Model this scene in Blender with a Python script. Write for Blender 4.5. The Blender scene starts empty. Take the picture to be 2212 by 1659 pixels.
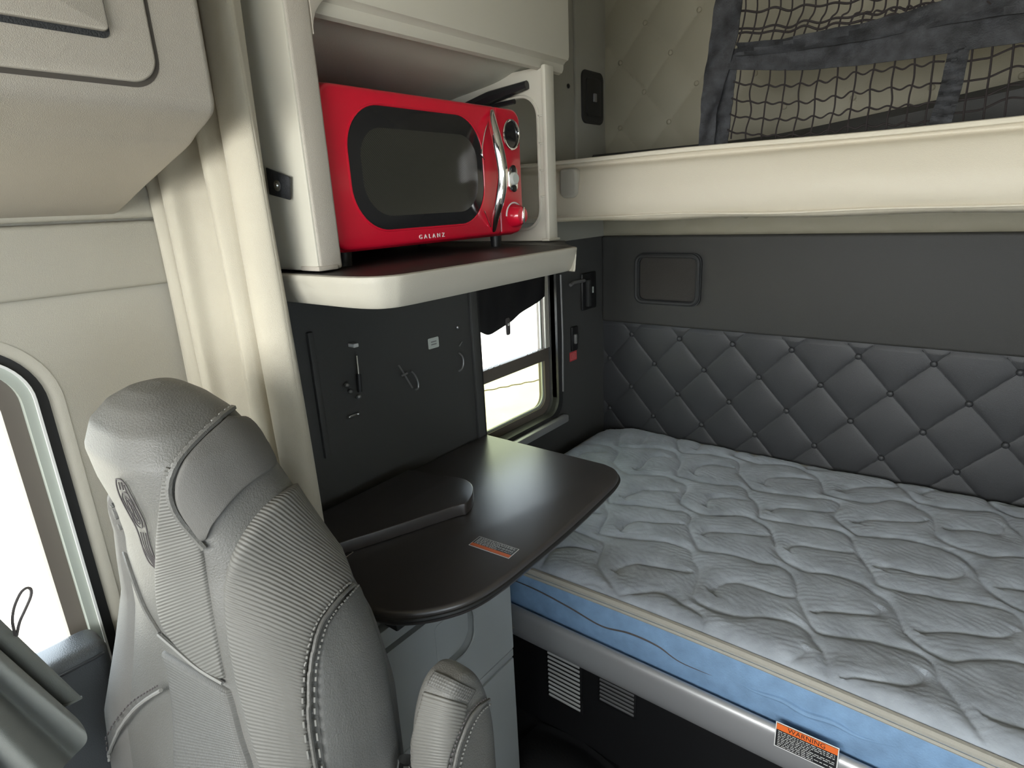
import bpy, bmesh, math, random
import numpy as np
from mathutils import Vector, Matrix
from mathutils.bvhtree import BVHTree

random.seed(7); rng = np.random.default_rng(7)
sc = bpy.context.scene
COL = sc.collection
H = 1.70                     # the eye is 1.70 m above the sleeper floor; everything is lifted by H at the end

# ------------------------------------------------------------------ camera
F = 1288.0
YAW, PITCH, ROLL = [math.radians(a) for a in (38.676, 16.679, -2.866)]
def _rot():
    B = np.array([[1,0,0],[0,0,-1],[0,1,0]], float)
    cy, sy = math.cos(YAW), math.sin(YAW)
    C = B @ np.array([[cy,-sy,0],[sy,cy,0],[0,0,1]]).T
    cp, sp = math.cos(PITCH), math.sin(PITCH)
    cr, sr = math.cos(ROLL), math.sin(ROLL)
    return np.array([[cr,-sr,0],[sr,cr,0],[0,0,1]]) @ np.array([[1,0,0],[0,cp,-sp],[0,sp,cp]]) @ C
RC = _rot()
def ray(px, py):
    return RC.T @ np.array([(px-1106)/F, (py-829.5)/F, 1.0])
def at(px, py, X=None, Y=None, Z=None):
    """where the sight line of a photo point meets a plane of the cab"""
    d = ray(px, py)
    k = X/d[0] if X is not None else (Y/d[1] if Y is not None else Z/d[2])
    return Vector(d*k)
cam_d = bpy.data.cameras.new('camera'); cam = bpy.data.objects.new('camera', cam_d); COL.objects.link(cam)
cam_d.sensor_width = 36; cam_d.sensor_fit = 'HORIZONTAL'; cam_d.lens = F/2212*36; cam_d.clip_start = 0.02
m3 = Matrix((RC[0], -RC[1], -RC[2])).transposed()
cam.matrix_world = Matrix.Translation((0,0,0)) @ m3.to_4x4()
sc.camera = cam

# ------------------------------------------------------------------ daylight and exposure
world = bpy.data.worlds.new('sky'); sc.world = world; world.use_nodes = True
wn = world.node_tree.nodes; bg = wn['Background']
bg.inputs['Color'].default_value = (0.80, 0.91, 1.0, 1); bg.inputs['Strength'].default_value = 8.5
sun_d = bpy.data.lights.new('sun', 'SUN'); sun_d.energy = 26.0; sun_d.angle = 0.02; sun_d.color = (1, .95, .86)
sun = bpy.data.objects.new('sun', sun_d); COL.objects.link(sun)
sun.rotation_euler = Vector((-0.05, -0.62, -1.0)).to_track_quat('-Z', 'Y').to_euler()   # high, from behind the truck
def daylight(name, loc, aim, sx, sy, power, color):
    d = bpy.data.lights.new(name, 'AREA'); d.shape = 'RECTANGLE'; d.size = sx; d.size_y = sy; d.energy = power; d.color = color
    o = bpy.data.objects.new(name, d); COL.objects.link(o); o.location = loc
    o.rotation_euler = (Vector(aim)-Vector(loc)).to_track_quat('-Z', 'Y').to_euler(); return o
daylight('windshield_daylight', (-.30, -1.26, -.02), (-.35, 1.0, -.35), 1.7, .75, 24, (1, .94, .83)).data.spread = math.radians(130)
sc.view_settings.view_transform = 'Standard'; sc.view_settings.look = 'None'
sc.view_settings.exposure = -0.27; sc.view_settings.gamma = 1.0; sc.view_settings.use_curve_mapping = False

# ------------------------------------------------------------------ materials
def mat(name, color, rough=.6, metal=0., bump=0., bscale=200., mott=0., mscale=6., spec=.5, coat=0., sheen=0., kind='noise'):
    m = bpy.data.materials.new(name); m.use_nodes = True; nt = m.node_tree; n = nt.nodes; l = nt.links
    b = n['Principled BSDF']; b.inputs['Base Color'].default_value = (*color, 1)
    b.inputs['Roughness'].default_value = rough; b.inputs['Metallic'].default_value = metal
    b.inputs['Specular IOR Level'].default_value = spec; b.inputs['Coat Weight'].default_value = coat
    b.inputs['Coat Roughness'].default_value = .08
    if sheen: b.inputs['Sheen Weight'].default_value = sheen; b.inputs['Sheen Roughness'].default_value = .5
    tc = n.new('ShaderNodeTexCoord')
    if mott:
        t = n.new('ShaderNodeTexNoise'); t.inputs['Scale'].default_value = mscale; t.inputs['Detail'].default_value = 6
        l.new(tc.outputs['Object'], t.inputs['Vector'])
        r = n.new('ShaderNodeValToRGB'); r.color_ramp.elements[0].position = .3; r.color_ramp.elements[1].position = .7
        r.color_ramp.elements[0].color = (*[c*(1-mott) for c in color], 1); r.color_ramp.elements[1].color = (*[min(1, c*(1+mott)) for c in color], 1)
        l.new(t.outputs['Fac'], r.inputs['Fac']); l.new(r.outputs['Color'], b.inputs['Base Color'])
    if bump:
        bp = n.new('ShaderNodeBump'); bp.inputs['Strength'].default_value = bump; bp.inputs['Distance'].default_value = .002
        if kind == 'noise':
            t = n.new('ShaderNodeTexNoise'); t.inputs['Scale'].default_value = bscale; t.inputs['Detail'].default_value = 3
            l.new(tc.outputs['Object'], t.inputs['Vector']); out = t.outputs['Fac']
        elif kind == 'rib':                       # woven ribs running across the pad
            t = n.new('ShaderNodeTexWave'); t.wave_type = 'BANDS'; t.bands_direction = 'Y'
            t.inputs['Scale'].default_value = bscale; t.inputs['Distortion'].default_value = .15
            l.new(tc.outputs['UV'], t.inputs['Vector']); out = t.outputs['Fac']
        elif kind == 'check':
            t = n.new('ShaderNodeTexVoronoi'); t.inputs['Scale'].default_value = bscale; t.inputs['Randomness'].default_value = .0
            l.new(tc.outputs['UV'], t.inputs['Vector']); out = t.outputs['Distance']
        elif kind == 'weave':
            t = n.new('ShaderNodeTexMagic'); t.turbulence_depth = 0; t.inputs['Scale'].default_value = bscale
            l.new(tc.outputs['Object'], t.inputs['Vector']); out = t.outputs['Fac']
        l.new(out, bp.inputs['Height']); l.new(bp.outputs['Normal'], b.inputs['Normal'])
    return m
def glass(name, tint, refl=.04):
    m = bpy.data.materials.new(name); m.use_nodes = True; nt = m.node_tree; n = nt.nodes; l = nt.links
    n.remove(n['Principled BSDF']); o = n['Material Output']
    t = n.new('ShaderNodeBsdfTransparent'); t.inputs['Color'].default_value = (*tint, 1)
    g = n.new('ShaderNodeBsdfGlossy'); g.inputs['Roughness'].default_value = .02
    mx = n.new('ShaderNodeMixShader'); mx.inputs['Fac'].default_value = refl
    l.new(t.outputs[0], mx.inputs[1]); l.new(g.outputs[0], mx.inputs[2]); l.new(mx.outputs[0], o.inputs['Surface']); return m
M = dict(
 beige=mat('beige_plastic', (.43,.405,.34), .55, bump=.25, bscale=900),
 console=mat('warm_grey_plastic', (.44,.40,.34), .6, bump=.3, bscale=900),
 bay=mat('olive_grey_lining', (.52,.53,.45), .6, bump=.3, bscale=700),
 lining=mat('grey_beige_lining', (.36,.35,.30), .8, bump=.3, bscale=700),
 cabinet=mat('pale_cabinet_plastic', (.50,.475,.40), .5, bump=.15, bscale=1200),
 curtain=mat('beige_curtain_cloth', (.46,.42,.335), .85, bump=.35, bscale=900, mott=.06, mscale=5, sheen=.2),
 frontcloth=mat('grey_green_cloth', (.22,.23,.215), .85, bump=.35, bscale=900, sheen=.2),
 dark=mat('charcoal_plastic', (.028,.029,.030), .62, bump=.5, bscale=500),
 sidewall=mat('dark_wall_with_haze', (.068,.068,.066), .5, bump=.4, bscale=800),  # base lightened, lens haze over the wall put into the colour
 doorpad=mat('dark_door_vinyl', (.05,.055,.06), .34, spec=.9, bump=.3, bscale=500),
 darksoft=mat('charcoal_trim', (.044,.043,.040), .55, bump=.4, bscale=800),
 quilt=mat('black_quilted_vinyl', (.036,.037,.040), .42, bump=.35, bscale=600),
 black=mat('black_plastic', (.012,.012,.013), .4),
 rubber=mat('black_rubber', (.022,.022,.022), .55),
 beigequilt=mat('beige_quilted_vinyl', (.30,.275,.205), .6, bump=.3, bscale=700),
 bunk=mat('cream_vinyl', (.64,.58,.46), .5, bump=.25, bscale=600),
 red=mat('glossy_red_enamel', (.60,.006,.028), .28, coat=.7),
 chrome=mat('chrome', (.85,.85,.85), .08, 1.),
 steel=mat('brushed_steel', (.55,.55,.55), .35, 1.),
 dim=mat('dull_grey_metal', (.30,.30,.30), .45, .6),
 mwglass=mat('black_door_glass', (.016,.016,.017), .12),
 mwscreen=mat('grey_door_mesh', (.030,.030,.025), .14, bump=.3, bscale=260, kind='weave'),
 white=mat('white_ink', (.8,.8,.78), .5),
 table=mat('dark_laminate', (.060,.053,.052), .28, spec=1.0, bump=.12, bscale=1500),
 mattress=mat('grey_mattress_ticking', (.335,.365,.405), .75, bump=1.0, bscale=60, mott=.2, mscale=14, sheen=.3),
 blue=mat('blue_mattress_border', (.19,.315,.49), .8, bump=.5, bscale=250, mott=.12, mscale=25),
 piping=mat('grey_beige_tape', (.40,.38,.33), .8, bump=.4, bscale=500),
 rail=mat('satin_grey_rail', (.46,.46,.47), .42, .6),
 drawer=mat('grey_drawer_plastic', (.36,.38,.38), .5, bump=.15, bscale=1200),
 vinyl=mat('grey_seat_vinyl', (.128,.125,.115), .5, bump=.5, bscale=420),
 fabric=mat('grey_seat_fabric', (.130,.125,.115), .7, bump=.35, bscale=700),
 ribbed=mat('ribbed_seat_fabric', (.145,.141,.128), .6, bump=.5, bscale=66, kind='rib'),
 perf=mat('perforated_seat_fabric', (.12,.118,.11), .6, bump=.7, bscale=260, kind='check'),
 seatback=mat('seat_side_vinyl', (.11,.11,.104), .6, bump=.5, bscale=420),
 thread=mat('grey_thread', (.22,.215,.20), .7),
 darkthread=mat('dark_thread', (.09,.08,.08), .7),
 strap=mat('black_webbing', (.022,.023,.026), .7, bump=.8, bscale=300, mott=.75, mscale=38),
 cord=mat('dark_net_cord', (.016,.011,.011), .8),
 orange=mat('orange_ink', (.80,.16,.03), .5),
 labelblack=mat('black_label_ink', (.02,.02,.022), .4),
 sticker=mat('pale_sticker', (.62,.66,.62), .4),
 redsticker=mat('red_sticker', (.55,.05,.06), .5),
 gasket=mat('brown_grey_seal', (.14,.12,.10), .5),
 frametrim=mat('grey_green_trim', (.42,.45,.40), .45),
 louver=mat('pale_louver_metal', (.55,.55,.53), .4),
 floor=mat('black_rubber_floor', (.010,.010,.011), .7, bump=.6, bscale=120),
 sand=mat('pale_sand_ground', (.50,.46,.38), .9, mott=.14, mscale=.7),
 mark=mat('dark_ground_mark', (.10,.085,.07), .9),
 clear=glass('clear_glass', (.97,.98,.98)),
 tinted=glass('tinted_glass', (.62,.62,.48)),
)

# ------------------------------------------------------------------ mesh building
class MB:
    def __init__(self): self.v=[]; self.f=[]; self.uv={}
    def add(self, vs, fs):
        o=len(self.v); self.v += [tuple(p) for p in vs]; self.f += [tuple(i+o for i in f) for f in fs]; return self
    def _bm(self, bm):
        bm.verts.index_update(); self.add([v.co[:] for v in bm.verts], [[v.index for v in f.verts] for f in bm.faces]); bm.free()
    def box(self, x0,x1,y0,y1,z0,z1, bev=0., seg=2, mtx=None):
        bm=bmesh.new(); bmesh.ops.create_cube(bm, size=1)
        for v in bm.verts: v.co = ((x0+x1)/2+v.co.x*(x1-x0), (y0+y1)/2+v.co.y*(y1-y0), (z0+z1)/2+v.co.z*(z1-z0))
        if bev: bmesh.ops.bevel(bm, geom=bm.edges[:], offset=bev, segments=seg, profile=.5, affect='EDGES')
        if mtx: bm.transform(mtx)
        self._bm(bm); return self
    def prism(self, pts, vec, bev=0., seg=2, both=True):
        """polygon pts extruded along vec; bev rounds the rims"""
        bm=bmesh.new(); vs=[bm.verts.new(p) for p in pts]; f=bm.faces.new(vs)
        r=bmesh.ops.extrude_face_region(bm, geom=[f]); top=[e for e in r['geom'] if isinstance(e,bmesh.types.BMFace)]
        bmesh.ops.translate(bm, verts=[e for e in r['geom'] if isinstance(e,bmesh.types.BMVert)], vec=Vector(vec))
        bmesh.ops.recalc_face_normals(bm, faces=bm.faces[:])
        if bev:
            bm.faces.ensure_lookup_table(); caps=[g for g in bm.faces if len(g.verts)==len(pts)]
            es={e for c in caps for e in c.edges}
            bmesh.ops.bevel(bm, geom=list(es), offset=bev, segments=seg, profile=.5, affect='EDGES', clamp_overlap=True)
        self._bm(bm); return self
    def tube(self, pts, r, n=8, closed=False):
        P=[Vector(p) for p in pts]; k=len(P); rs=r if isinstance(r,(list,tuple)) else [r]*k
        vs=[]; up=None
        for i,p in enumerate(P):
            a=P[(i-1)%k] if (closed or i>0) else p; b=P[(i+1)%k] if (closed or i<k-1) else p
            t=(b-a).normalized() if (b-a).length>1e-9 else Vector((0,0,1))
            if up is None: up=t.orthogonal().normalized()
            up=(up-t*up.dot(t)); up=up.normalized() if up.length>1e-6 else t.orthogonal().normalized()
            w=t.cross(up)
            for j in range(n):
                q=2*math.pi*j/n; vs.append(p+(up*math.cos(q)+w*math.sin(q))*rs[i])
        fs=[]
        for i in range(k if closed else k-1):
            for j in range(n):
                a=i*n+j; b=i*n+(j+1)%n; c=((i+1)%k)*n+(j+1)%n; d=((i+1)%k)*n+j; fs.append((a,b,c,d))
        if not closed: fs += [tuple(range(n))[::-1], tuple((k-1)*n+j for j in range(n))]
        return self.add(vs, fs)
    def grid(self, pts, closed_u=False, uv=None):
        """pts[v][u]"""
        nv=len(pts); nu=len(pts[0]); o=len(self.v)
        vs=[p for r in pts for p in r]
        fs=[(j*nu+i, j*nu+(i+1)%nu, (j+1)*nu+(i+1)%nu, (j+1)*nu+i) for j in range(nv-1) for i in range(nu if closed_u else nu-1)]
        self.add(vs, fs)
        if uv:
            for j in range(nv):
                for i in range(nu): self.uv[o+j*nu+i]=uv[j][i]
        return self
    def ring(self, outer, inner, vec):
        """plate with a hole: two matching loops, thickness vec"""
        n=len(outer); v=Vector(vec); vs=[Vector(p) for p in outer]+[Vector(p) for p in inner]; vs += [p+v for p in vs]; fs=[]
        for i in range(n):
            j=(i+1)%n
            fs += [(i,j,n+j,n+i),(2*n+i,3*n+i,3*n+j,2*n+j),(i,2*n+i,2*n+j,j),(n+i,n+j,3*n+j,3*n+i)]
        return self.add(vs, fs)
    def ball(self, c, rx, ry=None, rz=None, n=12):
        ry=ry or rx; rz=rz or rx; c=Vector(c); bm=bmesh.new(); bmesh.ops.create_uvsphere(bm, u_segments=n, v_segments=max(6,n//2+2), radius=1)
        for v in bm.verts: v.co=(c.x+v.co.x*rx, c.y+v.co.y*ry, c.z+v.co.z*rz)
        self._bm(bm); return self
    def lathe(self, c, axis, prof, n=24):
        """prof: (distance along axis, radius)"""
        a=Vector(axis).normalized(); u=a.orthogonal().normalized(); w=a.cross(u); c=Vector(c); k=len(prof)
        vs=[c+a*d+(u*math.cos(2*math.pi*j/n)+w*math.sin(2*math.pi*j/n))*r for d,r in prof for j in range(n)]
        fs=[(i*n+j,i*n+(j+1)%n,(i+1)*n+(j+1)%n,(i+1)*n+j) for i in range(k-1) for j in range(n)]
        fs += [tuple(range(n))[::-1], tuple((k-1)*n+j for j in range(n))]
        return self.add(vs, fs)
    def build(self, name, m, parent=None, angle=35, flat=False):
        base = parent['_base'] if parent is not None else (0,0,0)
        me=bpy.data.meshes.new(name)
        me.from_pydata([(x-base[0],y-base[1],z-base[2]) for x,y,z in self.v], [], self.f); me.validate()
        bm=bmesh.new(); bm.from_mesh(me); bmesh.ops.recalc_face_normals(bm, faces=bm.faces[:]) if not flat else None; bm.to_mesh(me); bm.free()
        if self.uv:
            ul=me.uv_layers.new(name='UVMap')
            for lp in me.loops: ul.data[lp.index].uv = self.uv.get(lp.vertex_index,(0,0))
        me.materials.append(M[m] if isinstance(m,str) else m)
        me.polygons.foreach_set('use_smooth', [True]*len(me.polygons)); me.set_sharp_from_angle(angle=math.radians(angle))
        o=bpy.data.objects.new(name, me); COL.objects.link(o)
        if parent is not None: o.parent=parent
        o['_base']=list(base); return o
def thing(name, label, cat, loc, group=None):
    o=bpy.data.objects.new(name,None); COL.objects.link(o); o.location=loc; o.empty_display_size=.05
    o['label']=label; o['category']=cat; o['_base']=list(loc)
    if group: o['group']=group
    return o
def tag(o, label, cat, group=None):
    o['label']=label; o['category']=cat
    if group: o['group']=group
    return o
def struct(o, label=None):
    o['kind']='structure'
    if label: o['label']=label
    return o
def rr(a0,a1,b0,b1,r,n=8):
    """rounded rectangle in two coordinates, counter-clockwise; r one radius or four (a1b1, a0b1, a0b0, a1b0)"""
    R=r if isinstance(r,(list,tuple)) else [r]*4; out=[]
    for k,(ca,cb) in enumerate(((a1,b1),(a0,b1),(a0,b0),(a1,b0))):
        sa=1 if k in (0,3) else -1; sb=1 if k in (0,1) else -1; q=R[k]
        for i in range(n+1):
            t=(k+i/n)*math.pi/2; out.append((ca-sa*q+q*math.cos(t), cb-sb*q+q*math.sin(t)))
    return out
def onX(pts, X): return [Vector((X,a,b)) for a,b in pts]
def onY(pts, Y): return [Vector((a,Y,b)) for a,b in pts]
def onZ(pts, Z): return [Vector((a,b,Z)) for a,b in pts]
def resample(pts, n, closed=False):
    P=[np.array(p,float) for p in pts]
    if closed: P=P+[P[0]]
    d=np.r_[0,np.cumsum([np.linalg.norm(P[i+1]-P[i]) for i in range(len(P)-1)])]
    t=np.linspace(0,d[-1],n+1 if closed else n); A=np.array(P)
    out=np.stack([np.interp(t,d,A[:,k]) for k in range(A.shape[1])],1); return out[:-1] if closed else out
def smooth(pts, n=40):
    """Catmull-Rom through the points"""
    P=np.array([list(p) for p in pts],float); k=len(P); out=[]
    for t in np.linspace(0,k-1,n):
        i=min(int(t),k-2); u=t-i; p0=P[max(i-1,0)]; p1=P[i]; p2=P[i+1]; p3=P[min(i+2,k-1)]
        out.append(.5*((2*p1)+(-p0+p2)*u+(2*p0-5*p1+4*p2-p3)*u*u+(-p0+3*p1-3*p2+p3)*u**3))
    return np.array(out)
def text(body, size, mname, parent, origin, xdir, ydir, spacing=1.0, depth=.0006, name='lettering'):
    cu=bpy.data.curves.new(name,'FONT'); cu.body=body; cu.size=size; cu.space_character=spacing; cu.extrude=depth
    cu.align_x='CENTER'; cu.align_y='CENTER'
    t=bpy.data.objects.new('_t',cu); COL.objects.link(t); bpy.context.view_layer.update()
    me=bpy.data.meshes.new_from_object(t.evaluated_get(bpy.context.evaluated_depsgraph_get())); bpy.data.objects.remove(t)
    x=Vector(xdir).normalized(); y=Vector(ydir).normalized(); z=x.cross(y)
    mtx=Matrix((x,y,z)).transposed().to_4x4(); mtx.translation=Vector(origin)-Vector(parent['_base']); me.transform(mtx)
    me.name=name; me.materials.clear(); me.materials.append(M[mname]); o=bpy.data.objects.new(name,me); COL.objects.link(o); o.parent=parent; o['_base']=parent['_base']; return o
def warning_label(parent, c, xdir, ydir, w, h, title=True, flip=False):
    """black label with white rim and an orange band; text too small to read is set as fine lines"""
    x=Vector(xdir).normalized(); y=Vector(ydir).normalized(); z=x.cross(y); c=Vector(c)
    def q(u0,u1,v0,v1,d): return [c+x*a*w/2+y*b*h/2+z*d for a,b in ((u0,v0),(u1,v0),(u1,v1),(u0,v1))]
    lab=MB().prism(q(-1,1,-1,1,.0002), z*.0006).build('warning_label','white',parent)
    MB().prism(q(-.97,.97,-.93,.93,.0008), z*.0003).build('label_face','labelblack',lab)
    v0,v1=(.42,.90) if not flip else (-.90,-.42)
    MB().prism(q(-.965,.965,v0,v1,.0011), z*.0003).build('label_band','orange',lab)
    if title: text('⚠ WARNING' if False else 'WARNING', h*.24, 'labelblack', lab, c+y*(v0+v1)/2*h/2+z*.0015, x, y, 1.05, .0002)
    b=MB(); rows=9
    for i in range(rows):
        v=(.30-1.12*i/(rows-1)) if not flip else (.82-1.12*i/(rows-1)); u=-.9
        end=.9 if i not in (3,6,8) else random.uniform(.1,.5)
        while u<end:
            wd=random.uniform(.05,.16); b.prism(q(u,min(u+wd,end),v-.020,v+.020,.0011), z*.0002); u+=wd+.035
    b.build('fine_print','white',lab); return lab

WX, BY, FL = -1.27, 2.25, -1.70        # left wall, back wall, floor (eye-relative)

# ================================================================== the setting
b=MB().box(-40,-1.55,-20,60,-3.0,-2.85); o=b.build('ground','sand'); struct(o,'pale sandy ground outside the side windows')
b=MB().box(-1.55,9,-14,-1.6,-3.0,-2.85); o=b.build('ground','sand'); struct(o,'pale sandy ground ahead of the truck')
b=MB(); p0=at(1030,848,Z=-2.845); p1=at(1180,818,Z=-2.845)
b.tube([p0.lerp(p1,i/26)+Vector((.02*math.sin(i*1.3),0,0)) for i in range(27)],.011,6)
tag(b.build('cable','mark'),'thin dark line lying across the sandy ground outside the bunk window','cable')

struct(MB().box(-1.4,1.4,-1.4,2.4,FL-.06,FL).build('floor','floor'))
struct(MB().box(-1.42,1.42,-1.4,2.4,.95,1.0).build('ceiling','lining'))
# left sleeper wall (dark) with the bunk window opening
out=rr(.50,BY,FL,-.14,.001); inn=rr(1.425,1.868,-.80,-.17,[.04,.02,.03,.06])
struct(MB().ring(onX(out,WX),onX(inn,WX),(-.05,0,0)).build('wall_left','sidewall'))
b=MB()
b.box(WX-.002,WX+.012,1.385,1.418,-1.2,-.14,.005)                      # ridge beside the window
b.box(WX-.002,WX+.010,.735,.765,-.62,-.25,.005); b.box(WX-.002,WX+.010,.800,.818,-.60,-.27,.004)
struct(b.build('trim_1','sidewall'),'raised dark ribs on the wall behind the table')
# beige lining of the left sleeper wall, above
b=MB().box(WX-.05,WX,.56,BY,-.14,.95); b.box(WX-.002,WX+.012,2.03,BY,.02,.95,.006)
struct(b.build('trim_2','lining'),'grey beige lining on the side wall above the bunk window')
struct(MB().box(WX-.05,1.4,BY+.005,BY+.06,FL,.95).build('wall_back','darksoft'))
# cab side wall with the door window opening
CX=-1.255
g=.086; dz1=-.238; dy1=.212
out=rr(-1.35,.60,FL,.95,.001,12); inn=rr(-1.0-g,dy1+g,-.98-g,dz1+g,.14,12); inn2=rr(-1.0-g+.03,dy1+g-.03,-.98-g+.03,dz1+g-.03,.12,12)
struct(MB().ring(onX(out,CX),onX(inn,CX),(-.10,0,0)).build('wall_left_cab','beige'))
b=MB(); loops=[]
for t in np.linspace(0,1,6):                                           # soft rolled edge of the opening
    k=math.sin(t*math.pi/2); d=.022*k
    loops.append(onX(rr(-1.0-g+d,dy1+g-d,-.98-g+d,dz1+g-d,.14-d,12), CX+.001-.022*(1-math.cos(t*math.pi/2))))
b.grid(loops, closed_u=True); struct(b.build('trim_3','beige'),'rolled edge around the door window')
w1=struct(thing('window_1','side window of the passenger door','window',(CX-.03,-.4,-.6)))
def dring(e0,e1,x0,x1,name,m):
    a=rr(-1.0-e0,dy1+e0,-.98-e0,dz1+e0,.055+e0*.75,12); c=rr(-1.0-e1,dy1+e1,-.98-e1,dz1+e1,.055+e1*.75,12)
    return MB().ring(onX(a,x0),onX(c,x0),(x1-x0,0,0)).build(name,m,w1)
dring(.028,.0,CX-.022,CX-.05,'seal','gasket'); dring(.044,.028,CX-.004,CX-.05,'frame','frametrim'); dring(.0475,.0435,CX+.002,CX-.05,'bead','white')
dring(.068,.0475,CX-.012,CX-.05,'gasket','rubber')
MB().box(CX-.046,CX-.042,-1.0,dy1+.02,-.98,dz1+.02).build('pane','clear',w1)
# raised strips of the cab wall under the overhead locker
b=MB(); b.box(CX-.01,CX+.020,-1.2,.58,-.112,.006,.008,3); struct(b.build('trim_4','beige'),'wide raised strip on the side wall under the overhead locker')
b=MB(); b.box(CX-.01,CX+.028,-1.2,.58,.010,.12,.008,3); struct(b.build('trim_5','beige'),'upper raised strip under the overhead locker')
# closed shell that keeps the light to the windows
struct(MB().box(1.30,1.36,.25,2.35,FL,.95).build('wall_right','lining'))
out=rr(-1.35,.25,FL,.95,.001); inn=rr(-.75,.15,-.75,-.12,.05); struct(MB().ring(onX(out,1.30),onX(inn,1.30),(.06,0,0)).build('wall_right_cab','beige'))
out=rr(-1.40,1.36,FL,.95,.001); inn=rr(-1.2,1.2,-.45,.42,.08); struct(MB().ring(onY(out,-1.36),onY(inn,-1.36),(0,.05,0)).build('wall_front','dark'))

# bunk window
w2=struct(thing('window_2','side window beside the lower bunk','window',(WX-.05,1.64,-.48)))
GX=-1.315
zbar=lambda y,k: at(1037+(1180-1037)*(y-1.44)/.37,800,X=GX).z
A0=at(1037,803,X=GX); A1=at(1175,748,X=GX); zb=(A0.z+A1.z)/2
B0=at(1040,836,X=GX); B1=at(1172,772,X=GX); zb2=(B0.z+B1.z)/2
yr=at(1168,700,X=GX).y; zbot=at(1100,912,X=GX).z
a=rr(1.38,yr+.030,zbot-.035,-.12,.03); c=rr(1.41,yr,zbot,-.15,[.02,.02,.03,.045])
MB().ring(onX(a,GX+.012),onX(c,GX+.012),(-.03,0,0)).build('sash','gasket',w2)
a2=rr(1.405,yr+.005,zbot-.005,-.145,.03); c2=rr(1.41,yr-.008,zbot+.008,-.15,[.02,.02,.03,.045])
MB().ring(onX(a2,GX+.004),onX(c2,GX+.004),(-.006,0,0)).build('inner_seal','frametrim',w2)
MB().box(GX-.008,GX+.016,1.38,yr+.02,zb2,zb,.004).build('crossbar','gasket',w2)
b=MB()
for f_ in (.18,.25,.33,.72,.80,.88): b.ball((GX+.016,1.42+(yr-1.42)*f_,zb+.001),.0035,n=8)
b.build('rivet','steel',w2)['kind']='stuff'
MB().box(GX-.003,GX,1.40,yr+.01,zb-.01,-.13).build('pane','clear',w2)
MB().box(GX-.003,GX,1.40,yr+.01,zbot-.01,zb2+.01).build('pane','tinted',w2)
b=MB()
for dy in (.0,.012,.024): b.box(GX+.010,GX+.020-dy*.1,yr+.002+dy,yr+.010+dy,zb,-.15,.002)
b.build('track','piping',w2)
a=rr(1.41,1.895,-.82,-.15,[.06,.03,.04,.07]); c=rr(1.425,1.868,-.80,-.17,[.04,.02,.03,.06])
MB().ring(onX(a,WX+.010),onX(c,WX+.010),(-.03,0,0)).build('gasket','rubber',w2)
b=MB(); b.tube([(WX+.012,1.897,-.26),(WX+.014,1.898,-.5),(WX+.012,1.894,-.72)],.004,8); b.build('bead','dim',w2)
b=MB().box(WX,WX+.035,1.40,1.90,-.845,-.815,.006); b.build('sill','rail',w2)

# shade: a limp black cloth over the upper part of the bunk window
low=[at(*p,X=WX-.020) for p in ((1020,712),(1034,716),(1049,723),(1070,715),(1090,700),(1112,683),(1135,668),(1160,651),(1178,640))]
low=smooth(low,46); top=-.155; pts=[]
for j in range(16):
    v=j/15; row=[]
    for i,p in enumerate(low):
        z=top+(p[2]-top)*v; row.append((p[0]+.004*math.sin(i*.45+v*3)*v+.010*v*math.sin(i/45*3.1), p[1], z))
    pts.append(row)
b=MB(); nU=46
b.grid(pts); back=[[(x-.002,y,z) for x,y,z in r] for r in pts]; b.grid(back)
sh=tag(b.build('window_shade','black'),'limp black cloth shade hanging over the top of the bunk window','shade')
s0=at(1097,690,X=WX-.006)
bb=MB().prism(onX(rr(s0.y-.011,s0.y+.011,s0.z-.055,s0.z+.005,.008),s0.x-.003),(.004,0,0),.001); bb.build('pull_tab','darkthread',sh)
bb=MB().lathe((s0.x+.002,s0.y,s0.z-.018),(1,0,0),[(0,.005),(.002,.004)],12); bb.build('eyelet','white',sh)

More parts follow.
